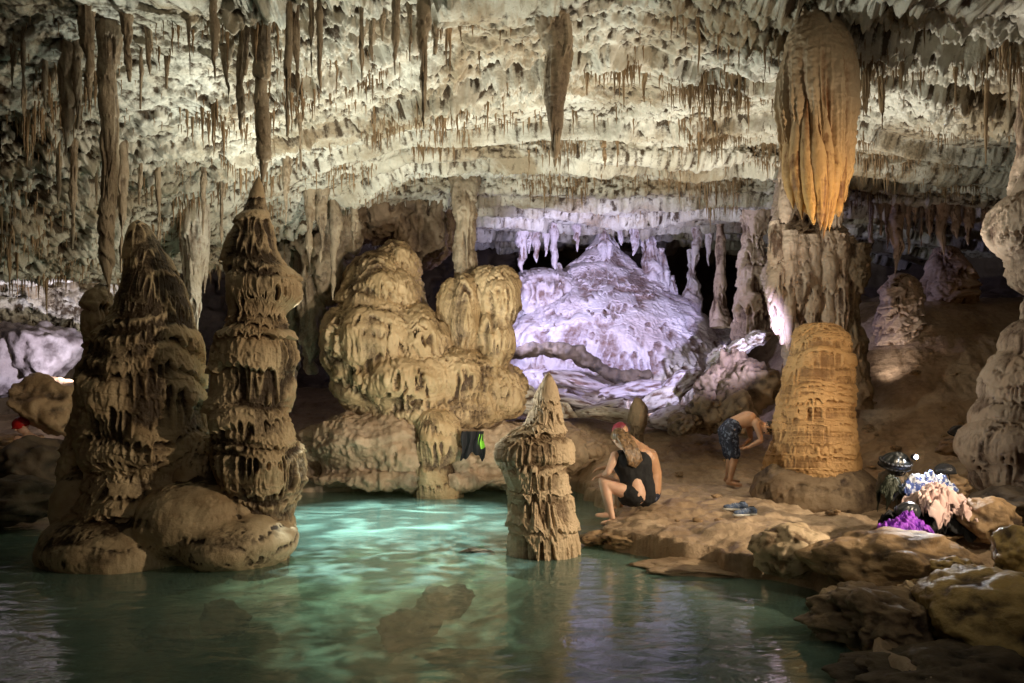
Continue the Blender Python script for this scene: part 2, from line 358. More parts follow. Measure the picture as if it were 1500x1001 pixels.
tag(link(meshVF(np.stack([A.ravel(),B.ravel(),A.ravel()*0],1),grid_faces(30,30)),'pool_water',M['water'],origin=(0,5,0)),'green and turquoise still cave pool','water',kind='structure')
# ------------------------------------------------------------ left pair of stalagmites on a shared mound
def prof(pts,Y,dy=None):
    r=[]
    for q in pts:
        yy=q[3] if len(q)>3 else Y
        c=P(q[0],q[1],yy);r.append((c[0],c[1],c[2],max(.002,q[2]/F*yy)))
    return r
def E(px,py,Y,rx,rz,ry): return ('e',tuple(P(px,py,Y)),(rx/F*Y,ry,rz/F*Y))
e=empty('stalagmite_cluster',P(270,820,7.5)*[1,1,0]+[0,0,-.1])
tag(e,'dark twin stalagmites with tiered dripping ledges on one rounded mound in the pool at left','stalagmite')
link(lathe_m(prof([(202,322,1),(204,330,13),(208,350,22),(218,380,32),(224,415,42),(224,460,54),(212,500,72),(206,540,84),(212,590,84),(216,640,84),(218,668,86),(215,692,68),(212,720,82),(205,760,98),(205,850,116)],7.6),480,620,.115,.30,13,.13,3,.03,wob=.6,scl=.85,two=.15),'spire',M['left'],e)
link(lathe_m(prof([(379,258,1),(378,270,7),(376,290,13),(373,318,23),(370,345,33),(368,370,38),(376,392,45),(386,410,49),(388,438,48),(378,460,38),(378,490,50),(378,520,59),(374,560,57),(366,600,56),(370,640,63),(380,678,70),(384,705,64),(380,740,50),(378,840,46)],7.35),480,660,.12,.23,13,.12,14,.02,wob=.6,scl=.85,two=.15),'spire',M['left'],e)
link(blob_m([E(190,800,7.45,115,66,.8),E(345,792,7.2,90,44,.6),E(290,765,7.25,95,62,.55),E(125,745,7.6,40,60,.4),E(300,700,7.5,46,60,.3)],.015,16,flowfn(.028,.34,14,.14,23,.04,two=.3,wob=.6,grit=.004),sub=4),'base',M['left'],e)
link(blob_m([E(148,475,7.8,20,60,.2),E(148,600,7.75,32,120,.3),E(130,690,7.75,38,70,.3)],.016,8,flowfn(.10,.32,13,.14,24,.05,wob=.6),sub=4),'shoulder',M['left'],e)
tag(link(lathe_m(prof([(804,546,1),(803,552,6),(802,570,14),(800,600,21),(797,620,28),(790,636,40),(783,652,53),(782,672,55),(784,694,47),(788,720,44),(791,750,46),(795,780,49),(796,800,50),(797,840,52)],7.6),500,580,.07,.17,14,.13,31,.012,wob=.6,scl=.6,two=.15),'stalagmite',M['cone']),'tan cone shaped stalagmite standing in the pool with fluted drips and a pointed top','stalagmite')
e=empty('stalagmite',[*P(1195,740,9.5)[:2],.2])
tag(e,'orange domed column stalagmite with fine horizontal ridges on the bank beside the bending man','stalagmite')
def ridg(p):
    a=flow(p,.11,13,.08,41,.9);return a+.5*(flow(p,.045,20,.03,42)-.4)
link(lathe_m(prof([(1196,473,1),(1196,475,18),(1197,480,28),(1198,492,38),(1198,515,44),(1197,560,49),(1194,610,55),(1191,655,61),(1190,700,68)],9.5),400,460,.035,.1,15,.05,43,.03,fn=ridg),'column',M['orange'],e)
link(blob_m([E(1200,735,9.45,90,64,.75),E(1165,722,9.4,62,48,.5),E(1250,745,9.3,58,48,.55)],.02,8,flowfn(.03,.3,8,.1,47,.06)),'base',M['slope'],e)
# hanging drapery
def shieldfn(p):
    x,y,z=p.T
    a=np.arctan2((y-7.6)/.6,x-3.14)
    w=gn(x*1.1,y*1.1,z*.45,3)*1.6+gn(x*3,y*3,z*.8,13)*.5
    n=.5+.5*np.cos(a*12+w*2.4+z*.4)
    n=.6*n**.6+.4*(1-np.clip(np.abs(gn(a*7+w,z*.5,0*z,9))*2.4,0,1))
    k=(1-ss(4.3,5.4,z))
    return n*k*1.15+.6*(1-k)+gn(x*20,y*20,z*20,4)*.10+gn(x*5,y*5,z*4,44)*.15
e=empty('hanging_drapery',P(1198,348,8.))
tag(e,'large orange fluted drapery hanging like a jellyfish from the ceiling at upper right','stalactite')
prf=prof([(1196,-60,40),(1196,-25,22),(1194,-8,16),(1195,8,19),(1197,25,27),(1199,42,38),(1200,62,48),(1199,90,54),(1198,130,55),(1198,170,53),(1197,205,50),(1197,235,46),(1198,262,40),(1200,285,31),(1203,306,20),(1204,320,8),(1204,326,2)],7.6)
link(lathe_m(prf[::-1],460,380,.11,lump=.015,flat=.6,fn=shieldfn,seed=5),'shield',M['shield'],e)
for i,(a0,a1,py1,w,dy) in enumerate([(1155,1163,306,9,-.06),(1166,1173,322,10,-.16),(1181,1187,328,10,-.23),(1195,1200,338,11,-.25),(1209,1208,350,11,-.23),(1223,1218,336,10,-.18),(1236,1230,318,9,-.10),(1242,1236,296,8,-.02),(1215,1212,340,9,.12),(1185,1190,330,9,.14)]):
    pts=[]
    for t in np.linspace(0,1,14):
        c=P(a0*(1-t)+a1*t+3*math.sin(t*6+i),110*(1-t)+py1*t,7.6+dy+.06*(1-t));pts.append((c[0],c[1],c[2],w/F*7.6*(.05+1.05*ss(0,.75,np.array(t)))*(1-t**7)+.004))
    link(lathe_m(pts[::-1],40,130,.010,.5,20,.3,700+i,.012,flat=1.0),'fold',M['shield'],e)
# big stalactites
def stalac(px,py0,py1,w,Y,seed,mat='grey',label=None,group=None,w1=None,name='stalactite',hi=False):
    rs=random.Random(seed);n=9;pts=[]
    top=P(px,py0,Y);bot=P(px+rs.uniform(-3,3),py1,Y);R=w/2/F*Y;
    top[2]+=.35
    Ln=top[2]-bot[2]
    for i in range(n):
        t=i/(n-1);c=top*(1-t)+bot*t
        r=R*((1-t)**.62*(.86+rs.uniform(-.16,.16))) if w1 is None else (R*(1-t)+w1/2/F*Y*t)*(1+rs.uniform(-.14,.14))
        if i==n-1:r=.006
        pts.append((c[0]+rs.uniform(-.2,.2)*R,c[1],c[2],max(r,.006)))
    me=lathe_m(pts[::-1],140 if hi else 44,340 if hi else 110,min(.035,R*.45),max(.12,Ln*.18),22/max(.5,R*12),.3,seed,min(.02,R*.18))
    o=link(me,name,M[mat])
    return tag(o,label,'stalactite',group)
stalac(160,-40,437,34,7.3,1,'grey','very long dark stalactite at left reaching down to the left stalagmite shoulder',w1=18,hi=True)
stalac(382,-40,268,42,7.35,2,'grey','long tapering stalactite whose tip meets the tall tiered stalagmite',w1=9,hi=True)
stalac(814,-40,244,58,7.6,3,'grey','long brown stalactite hanging alone in front of the ceiling centre',w1=12,hi=True)
e=empty('stalactite',P(281,506,10.6));tag(e,'pale cream stalactite bundle hanging between the two dark stalagmites','stalactite')
for i,(a,c,w) in enumerate([(286,506,20),(272,450,14),(298,430,12)]):
    q=[P(a,240,10.6+.1*i),P(a,340,10.6+.1*i),P(a+1,(350+c)/2,10.6+.1*i),P(a+2,c,10.6+.1*i)];rr=[w*1.1,w*.85,w*.45,1]
    link(lathe_m([(*k,r_/F*10.6) for k,r_ in zip(q,rr)][::-1],90,180,.06,.7,12,.5,610+i,.02),'spike',M['white'],e)
L1=[(22,-20,130,30),(45,-20,95,22),(68,-20,160,16),(97,-20,232,34),(128,-20,150,24),(186,-20,120,20),(205,-20,160,14),(232,-20,88,22),(262,-20,70,16),(292,-20,60,18),(312,-20,118,16),(330,-20,160,30),(352,-20,190,20),(362,-20,110,14),(412,-20,95,20),(432,-20,150,18),(455,-20,110,16),(470,-20,130,14),(500,-20,60,18),(542,-20,90,22),(560,-20,60,14),(580,-20,110,18),(620,-20,190,18),(640,-20,80,20),(672,-20,60,12),
(10,-20,90,24),(34,-20,170,18),(82,-20,120,20),(112,-20,190,22),(142,-20,100,18),(218,-20,110,16),(246,-20,130,14),(278,-20,110,12),(422,-20,200,14),(530,-20,130,12),(600,-20,90,14)]
for i,(a,b_,c,w) in enumerate(L1):
    Yq=7.2+rng.uniform(-.3,.4) if c>100 else 7.6
    stalac(a,b_,c,w*1.1,Yq,100+i,'grey','tall grey brown stalactite in the row along the upper left ceiling','upper left stalactites')
L2=[(110,225,365,22),(88,215,300,12),(140,235,300,10),(180,215,400,18),(205,230,300,12),(232,250,350,14),(300,250,345,14),(325,265,380,16),(420,235,330,16),(440,150,250,14),(455,285,400,20),(470,280,385,26),(490,300,440,24),(520,290,370,16)]
for i,(a,b_,c,w) in enumerate(L2):
    stalac(a,b_-20,c,w,ceilY(a,b_)-.1,200+i,'grey','slim stalactite hanging from the lower left ceiling slope','lower left stalactites')
L3=[(885,195,250,14),(905,195,245,10),(700,60,110,8),(862,90,140,10),(945,95,150,12),(968,80,130,12),(985,80,120,10),(1060,60,110,12),(1085,70,135,12),(1130,60,110,12),(1268,95,170,16),(1290,100,190,12),(1320,60,130,10),(1400,80,150,10),(1446,110,240,10),(1500,95,190,14),(1475,60,120,10)]
for i,(a,b_,c,w) in enumerate(L3):
    stalac(a,b_,c,w,ceilY(a,b_)-.1,300+i,'straw','short brown stalactite hanging from the right half of the ceiling','right hand ceiling stalactites')
# straws
cand=np.argwhere((ND[:,:,2]<-.2)&(np.arange(nr)[:,None]>45)&(np.arange(nr)[:,None]<485))
pp=Gd[cand[:,0],cand[:,1]];ci=cand[:,0]*nc+cand[:,1]
ppx=750+pp[:,0]/pp[:,1]*F;ppy=YH-(pp[:,2]-H)/pp[:,1]*F
lip=((cand[:,0]>318)&(cand[:,0]<378))|((cand[:,0]>425)&(cand[:,0]<478))
cl=np.clip(gn(pp[:,0]*.9,pp[:,1]*1.6,0*pp[:,0],81)*2.6+.06,0,1)**1.3
gz=np.exp(-((tt[ci]-.10)/.07)**2)*lm_[ci]
wgt=(cl+.05)*(.2+1.1*lip+2.0*gz+.35*(ppx<450))*(ppx>-60)*(ppx<1560)*(1+1.0*(ppx>900))*(ppy>-30)
wgt/=wgt.sum()
NS=7600
sel=rng.choice(len(cand),NS,replace=False,p=wgt)
pts=pp[sel];Ln=rng.gamma(1.5,.050,NS)*(.55+cl[sel])+.03
Ln=np.minimum(Ln,.55)*np.where(pts[:,1]>11,.8,1)
def straw_arr(seed):
    r=np.random.default_rng(seed);rings=7;seg=6
    t=np.linspace(0,1,rings);rad=(1-t)**.7*(1+r.uniform(-.2,.2,rings));rad[0]=1.25;rad[-1]=.08
    th=np.linspace(0,2*math.pi,seg,endpoint=False);wob=r.uniform(-.4,.4,(rings,2))
    V=np.stack([rad[:,None]*np.cos(th)+wob[:,:1],rad[:,None]*np.sin(th)+wob[:,1:],np.tile(-t[:,None],(1,seg))],-1).reshape(-1,3)
    return V,grid_faces(rings,seg,True)
vari=[straw_arr(i) for i in range(10)]
order=np.argsort(-Ln/pts[:,1])
vm=[]
for i,(V,Fc) in enumerate(vari):
    me=meshVF(V,Fc);me.polygons.foreach_set('use_smooth',np.full(len(me.polygons),True));me.materials.append(M['straw']);vm.append(me)
for q in order[:285]:
    k=int(rng.integers(10));r=Ln[q]*.032+.006
    o=bpy.data.objects.new('soda_straw_stalactite',vm[k]);C.objects.link(o);o.location=pts[q]+[0,0,.05];o.scale=(r,r,Ln[q]+.05);o.rotation_euler=(0,0,rng.uniform(0,6))
    px_=750+pts[q][0]/pts[q][1]*F
    if px_<520: lb,g='small thin stalactite fringing the left part of the ceiling','thin stalactites on the left ceiling'
    elif px_<1000: lb,g='small thin stalactite fringing the middle ledges of the ceiling','thin stalactites on the middle ceiling'
    else: lb,g='small thin stalactite fringing the right part of the ceiling','thin stalactites on the right ceiling'
    tag(o,lb,'stalactite',g)
VV=[];FF=[];off=0
for q in order[285:]:
    V,Fc=vari[int(rng.integers(10))];r=Ln[q]*.032+.006
    VV.append(V*[r,r,Ln[q]+.05]+pts[q]+[0,0,.05]);FF.append(Fc+off);off+=len(V)
tag(link(meshVF(np.concatenate(VV),np.concatenate(FF)),'tiny_stalactites',M['straw'],origin=(0,10,5)),'dense fringe of tiny brown stalactites all over the ceiling','stalactites',kind='stuff')
# ------------------------------------------------------------ big brown mound, centre-left
e=empty('flowstone_mound',[*P(610,700,13.4)[:2],.1])
tag(e,'massive golden brown flowstone mound with bulging lobes behind the pool left of centre','flowstone')
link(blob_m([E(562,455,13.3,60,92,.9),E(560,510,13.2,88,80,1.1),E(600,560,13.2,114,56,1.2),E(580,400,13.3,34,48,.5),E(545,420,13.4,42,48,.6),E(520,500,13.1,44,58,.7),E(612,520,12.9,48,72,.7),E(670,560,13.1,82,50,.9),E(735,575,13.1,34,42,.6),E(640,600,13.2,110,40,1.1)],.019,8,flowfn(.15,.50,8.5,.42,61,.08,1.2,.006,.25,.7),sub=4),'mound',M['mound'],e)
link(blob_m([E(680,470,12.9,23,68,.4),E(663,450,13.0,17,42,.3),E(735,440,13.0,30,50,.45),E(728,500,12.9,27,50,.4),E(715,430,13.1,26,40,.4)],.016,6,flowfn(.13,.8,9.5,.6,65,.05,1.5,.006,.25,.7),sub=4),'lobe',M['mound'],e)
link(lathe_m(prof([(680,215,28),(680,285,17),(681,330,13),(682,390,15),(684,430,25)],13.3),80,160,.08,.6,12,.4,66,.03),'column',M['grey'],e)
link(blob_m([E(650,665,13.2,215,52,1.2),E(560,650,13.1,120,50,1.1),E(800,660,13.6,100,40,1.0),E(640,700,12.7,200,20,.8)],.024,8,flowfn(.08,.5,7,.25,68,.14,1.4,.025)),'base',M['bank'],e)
tag(link(lathe_m(prof([(640,598,4),(640,604,20),(641,620,31),(641,650,34),(640,680,30),(640,730,34)],12.2),200,220,.07,.3,10,.2,67,.03,wob=.7,two=.15),'stalagmite',M['mound']),'squat brown stump standing against the ledge below the golden mound','stalagmite')
tag(link(blob_m([E(455,400,13.6,20,150,.5),E(480,370,13.5,22,75,.5),E(425,430,13.9,18,150,.5),E(500,340,13.6,28,40,.5)],.025,5,flowfn(.18,.9,6,.6,69,.08)),'flowstone_column',M['grey']),'grey ribbed column rising in the gap left of the golden mound','column')
tag(link(blob_m([E(560,300,14.6,60,55,.8),E(620,330,14.8,52,66,.8),E(520,310,14.4,40,50,.6)],.028,5,flowfn(.24,1.,5.5,.8,70,.08)),'hanging_drapery',M['slope']),'brown fluted drapery hanging from the ceiling above the golden mound','stalactite')
# ------------------------------------------------------------ violet mound
Yv=18.
e=empty('flowstone_mound',[*P(900,600,Yv)[:2],1.0])
tag(e,'wide lilac lit flowstone mountain with terraced draperies at the back of the cave','flowstone')
link(lathe_m(prof([(885,338,8),(885,352,15),(884,370,27),(884,392,48),(886,416,78),(890,444,112),(895,476,146),(898,510,172),(900,550,188),(900,620,198)],Yv),800,520,.19,.55,7.,.34,81,.05,flat=.7,wob=.9,two=.15),'mound',M['violet'],e)
link(blob_m([E(795,435,Yv-.2,56,40,.9),E(795,520,Yv-.6,75,60,1.0),E(1010,520,Yv-.2,80,50,1.1),E(1035,560,Yv-1,60,50,.9),E(850,570,Yv-1.2,120,40,1.1)],.034,8,flowfn(.17,.55,7.,.34,82,.05,1.,.006,.15),sub=4),'shoulder',M['violet'],e)
for i,(a,t,b_,w) in enumerate([(885,335,400,13),(950,352,440,20),(968,370,450,15),(1012,372,440,12),(985,410,445,7),(815,392,430,20)]):
    link(lathe_m(prof([(a,t-6,w*.3),(a,t,w*.45),(a+1,(t+b_)/2,w*.7),(a,b_-8,w),(a,b_+30,w*1.3)],Yv-.3),80,130,.12,.5,8,.3,90+i,.04),'pinnacle',M['violet'],e)
tag(link(lathe_m(prof([(1056,310,7),(1056,370,6),(1056,400,7),(1054,430,9),(1054,455,13),(1055,480,16)],16.5),60,120,.05,.35,9,.2,97,.03),'stone_column',M['pink']),'slender pale column standing just right of the lilac mound','column')
for i,(a,t,b_,w) in enumerate([(765,330,400,18),(785,335,385,14),(810,335,395,14),(930,335,375,12),(1020,340,400,16),(1040,335,390,14),(845,335,370,10),(775,320,372,10),(798,320,376,10),(908,325,360,10)]):
    stalac(a,t,b_,w*1.6,17.3,400+i,'violet','pale stalactite hanging in the dark gap above the lilac mound','stalactites above the lilac mound')
tag(link(lathe_m(prof([(1103,300,22),(1103,350,18),(1104,390,18),(1103,430,22),(1102,470,26),(1100,500,24)],15),120,150,.14,.6,8,.4,98,.05),'stone_column',M['pink']),'ribbed pinkish grey column left of the broad fluted column','column')
e=empty('stone_column',[*P(1190,520,12.8)[:2],2.3])
tag(e,'broad fluted pinkish column hanging in ragged draperies behind the orange stalagmite','column')
link(lathe_m(prof([(1188,215,50),(1188,280,42),(1186,310,36),(1186,335,38),(1188,355,56),(1190,385,66),(1190,420,56),(1190,460,46),(1190,500,32),(1190,640,34)],12.8),440,480,.22,.7,9.5,.6,99,.04),'shaft',M['pink'],e)
for i,(a,w,t,bb) in enumerate([(1138,14,345,490),(1155,14,360,515),(1172,13,365,480),(1190,12,365,500),(1212,14,360,495),(1230,15,365,510),(1146,9,350,505),(1222,9,360,480),(1150,9,290,350),(1225,9,290,345)]):
    link(lathe_m(prof([(a,t-(20 if t>300 else 60),w*.7),(a,t,w),(a,(t+bb)/2,w*.8),(a,bb-15,w*.5),(a,bb,1)],12.1),60,150,.06,.6,12,.5,800+i,.03),'drapery',M['pink'],e)
link(lathe_m(prof([(1245,360,24),(1243,430,15),(1243,470,15),(1243,520,20),(1245,600,26)],12.2),90,150,.09,.5,11,.4,101,.04),'drapery',M['slope'],e)
e=empty('flowstone_column',[*P(1480,690,8.3)[:2],.4])
tag(e,'pale lumpy flowstone column cut off by the right edge of the view','flowstone')
link(blob_m([E(1500,330,8.4,46,54,.4),E(1510,390,8.4,30,46,.3),E(1530,450,8.4,26,60,.3),E(1492,570,8.3,50,62,.45),E(1505,510,8.3,34,44,.35),E(1472,610,8.3,44,40,.4),E(1475,655,8.2,64,48,.55),E(1520,690,8.2,90,60,.7)],.014,10,flowfn(.07,.55,12,.28,103,.03,grit=.004),sub=4),'shaft',M['pink'],e)
link(lathe_m(prof([(1530,0,36),(1530,60,30),(1525,150,26),(1520,240,30),(1515,300,36)],8.5),80,120,.05,.6,9,.3,105,.04),'upper_shaft',M['pink'],e)
for i,(a,t,b_,w,Y,lb) in enumerate([(1316,400,482,32,13.6,'rounded bell shaped stalagmite in the dark recess at right'),(1385,360,470,38,14.5,'tall dim stalagmite at the back of the right recess'),(1354,538,572,13,13.0,'small knobbly stalagmite on the right hand slope'),(1392,556,585,9,12.6,'tiny stalagmite stub on the right slope beside a knobbly one'),(933,582,628,11,12.8,'stubby brown stone post on the bank behind the seated woman')]):
    tag(link(lathe_m(prof([(a,t,w*.1),(a,t+4,w*.4),(a+1,t+(b_-t)*.3,w*.8),(a,t+(b_-t)*.7,w),(a,b_,w*.85),(a,b_+25,w*.8)],Y),120,140,.06*w/20+.02,.4,9,.25,110+i,.03),'stalagmite',M['pink' if i<4 else 'slope']),lb,'stalagmite')
for i,(a,t,b_,w) in enumerate([(1312,270,405,40),(1340,290,345,20),(1380,265,375,40),(1420,280,360,24),(1290,280,350,18),(1445,280,345,20),(1360,275,350,24),(1400,275,350,24),(1275,285,370,16),(1300,290,365,12),(1330,285,372,14),(1352,290,362,10)]):
    stalac(a,t,b_,w,13.4,500+i,'pink','dim stalactite hanging in the dark recess at far right','stalactites in the right recess')
# ------------------------------------------------------------ rocks
def rock(px,py,Y,rx,rz,ry,seed,mat,label,cat='rock',group=None,name='boulder',rz_=0,sub=5,tilt=0,rough=.18):
    c=P(px,py,Y);return tag(link(rock_m(c,(rx/F*Y,ry,rz/F*Y),seed,rz_,sub,rough,tilt),name,M[mat]),label,cat,group)
rock(1305,826,5.6,112,54,.5,1,'rock','rounded brown boulder at the bank edge below the pile of caving gear',rough=.10,sub=6)
rock(1165,805,6.1,56,42,.3,2,'cone','pale lumpy rock on the pool edge left of the brown boulder',rough=.14)
rock(1290,908,4.75,92,54,.4,3,'slope','dark jagged rock at the water line in the lower right',rough=.28,sub=6)
rock(1455,905,4.4,115,76,.5,4,'ochre','ochre cracked boulder in the lower right corner',rough=.16,sub=6)
rock(1500,820,4.9,46,46,.3,5,'ochre','yellow rock knob at the right edge above the ochre boulder',rough=.16)
rock(1430,1005,3.9,190,56,.5,6,'wall','low black wet rock slab in the bottom right corner',rough=.3,sub=6)
rock(1440,765,6.4,46,38,.3,7,'rock','tan craggy rock just right of the piled towels',rough=.22)
rock(1480,745,7.0,60,30,.4,8,'wall','dark flat rock at the right edge behind the tan craggy rock')
rock(1400,838,5.0,34,22,.15,10,'ochre','small ochre stone between the brown boulder and the corner rocks')
rock(1340,868,4.9,24,16,.12,9,'cone','small tan stone wedged under the brown boulder')
rock(872,788,8.0,26,12,.2,11,'rock','low brown rock beside the base of the cone stalagmite')
rock(925,792,7.8,40,13,.25,12,'rock','flat brown rock at the ledge tip below the seated woman')
rock(698,808,7.7,24,6,.1,13,'slope','small flat rock breaking the pool surface left of the cone stalagmite')
rock(1035,832,6.9,100,12,.35,14,'bank','thin overhanging rock shelf along the right pool edge',name='rock_shelf',sub=5)
rock(60,690,10.2,60,50,.8,21,'wall','dark wet rock on the left shore',)
rock(20,730,9.2,70,36,.7,22,'wall','low black rock at the left edge of the pool')
rock(75,595,11.2,48,45,.6,23,'rock','orange brown rock on the far left shore')
rock(70,510,12.2,40,48,.6,24,'greyrock','grey rounded boulder stacked at the far left')
rock(15,540,12.0,34,60,.6,25,'greyrock','tall grey slab leaning at the left edge')
rock(25,662,10.9,40,26,.5,26,'rock','brown rock beside the person in the red helmet')
tag(link(blob_m([E(70,420,12.8,75,50,.7),E(20,440,12.7,60,40,.7),E(120,385,13,50,60,.7),E(-30,400,12.8,70,70,.8),E(120,450,13,30,50,.5)],.022,4,flowfn(.26,.3,6,.3,121,.25,2.,.07)),'flowstone_bulge',M['ceil']),'knobbly white rock bulge lit in the opening at far left','flowstone')
arch=[P(a,b_,15.) for a,b_ in [(745,520),(780,512),(815,512),(850,522),(880,540),(905,552),(945,550)]]
tag(link(blob_m([('c',[(*q,r) for q,r in zip(arch,[.13,.14,.16,.17,.14,.12,.10])])],.025,3,lambda co,no:(fbm(co[:,0]*4,co[:,1]*4,co[:,2]*4,3,5)*.08,fbm(co[:,0]*6,co[:,1]*6,co[:,2]*6,2,6))),'rock_arch',M['wall']),'dark curved rock rib arching across the foot of the lilac mound','rock')
sl=[(840,590,14.6,50,12,.5,.2),(885,600,14.2,45,12,.5,-.15),(930,572,15.,50,16,.5,-.1),(965,590,14.6,40,16,.4,-.35),(850,560,15.6,60,16,.5,.25),(905,610,13.8,50,11,.4,.1),(1000,560,14.6,32,16,.4,-.6),(800,600,14.,50,16,.5,.1),(980,612,13.8,40,16,.4,-.3),(760,585,14.5,40,22,.5,.1)]
for i,(a,b_,Y,w,h,d,t) in enumerate(sl):
    rock(a,b_,Y,w,h,d,40+i,'white' if i%2 else 'violet','pale broken slab in the brightly lit heap at the foot of the lilac mound',group='pale broken slabs',name='rock_slab',tilt=t,rough=.12)
rp=[(1050,565,13.6,30,30),(1075,550,13.4,30,40),(1100,565,13.,36,46),(1035,605,13.,28,30),(1070,605,12.8,34,36),(1055,522,14.,20,13),(1085,510,13.8,24,12),(1110,495,13.4,22,11),(1000,622,12.9,26,16)]
for i,(a,b_,Y,w,h) in enumerate(rp):
    rock(a,b_,Y,w,h,.45,60+i,'slope' if i in(0,1,2,3,4,8) else 'white','craggy rock in the slope left of the broad fluted column',group='craggy slope rocks',tilt=-.4 if i>4 else 0,rough=.25)
for i in range(70):
    for _ in range(20):
        X=rng.uniform(1.3,7.5);Y=rng.uniform(6.8,14)
        if sdp(np.array([X]),np.array([Y]))[0]>.25 and not(1.1<X<2.1 and 8.3<Y<9.7): break
    r=rng.uniform(.02,.08);z=fz(X,Y)
    tag(link(rock_m((X,Y,z+r*.3),(r*1.3,r,r*.6),300+i,rng.uniform(0,3),3),'loose_stone',M['rock']),'small loose brown stone scattered on the bank','stone','loose stones on the bank')
for i,(a,b_) in enumerate([(655,868),(600,905),(850,905),(1010,900),(330,890),(240,915)]):
    Y=(H+.2)*F/(b_-YH);c=P(a,b_,Y)
    tag(link(rock_m((c[0],c[1],-.30),(.24,.2,.16),340+i,rng.uniform(0,3),4,.3),'submerged_rock',M['slope']),'dark rock lying just under the pool surface','rock','submerged rocks in the pool')
# ------------------------------------------------------------ people
M['skin']=plain('light_skin',(.66,.42,.30),.5,sub=.15,col2=(.58,.35,.25),bump=.15,bs=90)
M['skin2']=plain('tanned_skin',(.50,.28,.16),.45,sub=.12,col2=(.42,.23,.13),bump=.15,bs=90)
M['black']=plain('black_fabric',(.008,.008,.010),.85,bump=.4,bs=120)
M['blonde']=plain('dark_blonde_hair',(.22,.13,.06),.42,col2=(.08,.045,.02),vs=30)
M['dark']=plain('dark_hair',(.02,.013,.01),.4,vs=30)
M['red']=plain('red_cap_fabric',(.22,.02,.04),.5)
M['navy']=plain('patterned_swim_shorts',(.11,.13,.19),.7,col2=(.008,.012,.03),vs=24,lo=.54,hi=.60)
def hand(pr,w,d,up,s=1):
    w=Vector(w);d=Vector(d).normalized();up=Vector(up).normalized();sd=d.cross(up).normalized()
    pr.append(('c',[(*w,.024),(*(w+d*.05+sd*.014),.022),(*(w+d*.085+sd*.016),.018)]));pr.append(('c',[(*w,.022),(*(w+d*.05-sd*.014),.022),(*(w+d*.085-sd*.016),.018)]))
    for k,l in zip((-.03,-.01,.011,.031),(.062,.075,.07,.055)):
        a=w+d*.088+sd*k;b=a+d*l*.5-up*.008;c=b+d*l*.35-up*.025
        pr.append(('c',[(*a,.010),(*b,.0095),(*c,.008)]))
    a=w+d*.03+sd*.03*s;pr.append(('c',[(*a,.013),(*(a+d*.03+sd*.028*s-up*.01),.011),(*(a+d*.055+sd*.03*s-up*.02),.009)]))
def person(label,J,skin,k=1.,group=None,loc=None):
    g=lambda n:Vector(J[n])
    pr=[]
    pel,wa,ch,ne,he=g('pel'),g('wa'),g('ch'),g('ne'),g('he')
    sa=(g('shR')-g('shL')).normalized();ha=(g('hiR')-g('hiL')).normalized()
    for s in(-1,1):
        pr.append(('c',[(*(pel+ha*s*.075*k),.115*k),(*(wa+(ha+sa)*.5*s*.055*k),.095*k),(*(ch+sa*s*.08*k),.112*k),(*(ne+sa*s*.03-(ne-ch)*.25),.06)]))
    pr.append(('c',[(*pel,.11*k),(*wa,.10*k),(*ch,.115*k),(*(ne*.8+ch*.2),.07),(*ne,.052),(*(ne*.4+he*.6),.05)]))
    for s in 'LR':
        sh,el,ws=g('sh'+s),g('el'+s),g('wr'+s)
        pr.append(('c',[(*(ch*.45+sh*.55),.065*k),(*sh,.056*k),(*((sh+el)/2),.045*k),(*el,.036*k),(*(el*.7+ws*.3),.037*k),(*ws,.024)]))
        hand(pr,ws,g('hd'+s) if 'hd'+s in J else (ws-el),(0,0,1),1 if s=='L' else -1)
        hi,kn,an,to=g('hi'+s),g('kn'+s),g('an'+s),g('to'+s)
        pr.append(('c',[(*hi,.10*k),(*(hi*.6+kn*.4),.082*k),(*kn,.056*k),(*(kn*.7+an*.3),.056*k),(*(kn*.3+an*.7),.042),(*an,.034)]))
        dr=(to-an);pr.append(('c',[(*(an-Vector((0,0,.035))-dr.normalized()*.03),.034),(*(an*.5+to*.5-Vector((0,0,.02))),.034),(*to,.026)]))
    fd=Vector(J['face']).normalized();up=(he-ne).normalized();fd=(fd-up*fd.dot(up)).normalized();sd=fd.cross(up)
    R=Matrix((sd,fd,up)).transposed().to_4x4()
    pr.append(('e',he+up*.02-fd*.008,(.077,.095,.098),R));pr.append(('e',he-up*.05+fd*.025,(.056,.062,.065),R))
    pr.append(('c',[(*(he+fd*.088+up*.012),.010),(*(he+fd*.103-up*.02),.013)]))
    pr.append(('e',he+fd*.083-up*.052,(.024,.012,.009),R));pr.append(('e',he+fd*.078+up*.03,(.05,.018,.010),R))
    for s in(-1,1): pr.append(('e',he+sd*s*.078-fd*.005,(.010,.02,.032),R))
    e=empty('person',loc if loc is not None else (pel.x,pel.y,min(g('anL').z,g('anR').z)-.06))
    tag(e,label,'person',group)
    link(blob_m(pr,.008,4),'body',skin,e)
    for s in(-1,1):
        q=he+fd*.078+sd*s*.03+up*.008
        link(prim_mesh([('e',q,(.013,.013,.011))],2),'eye',M['dark'],e)
    return e,R,he,fd,up,sd
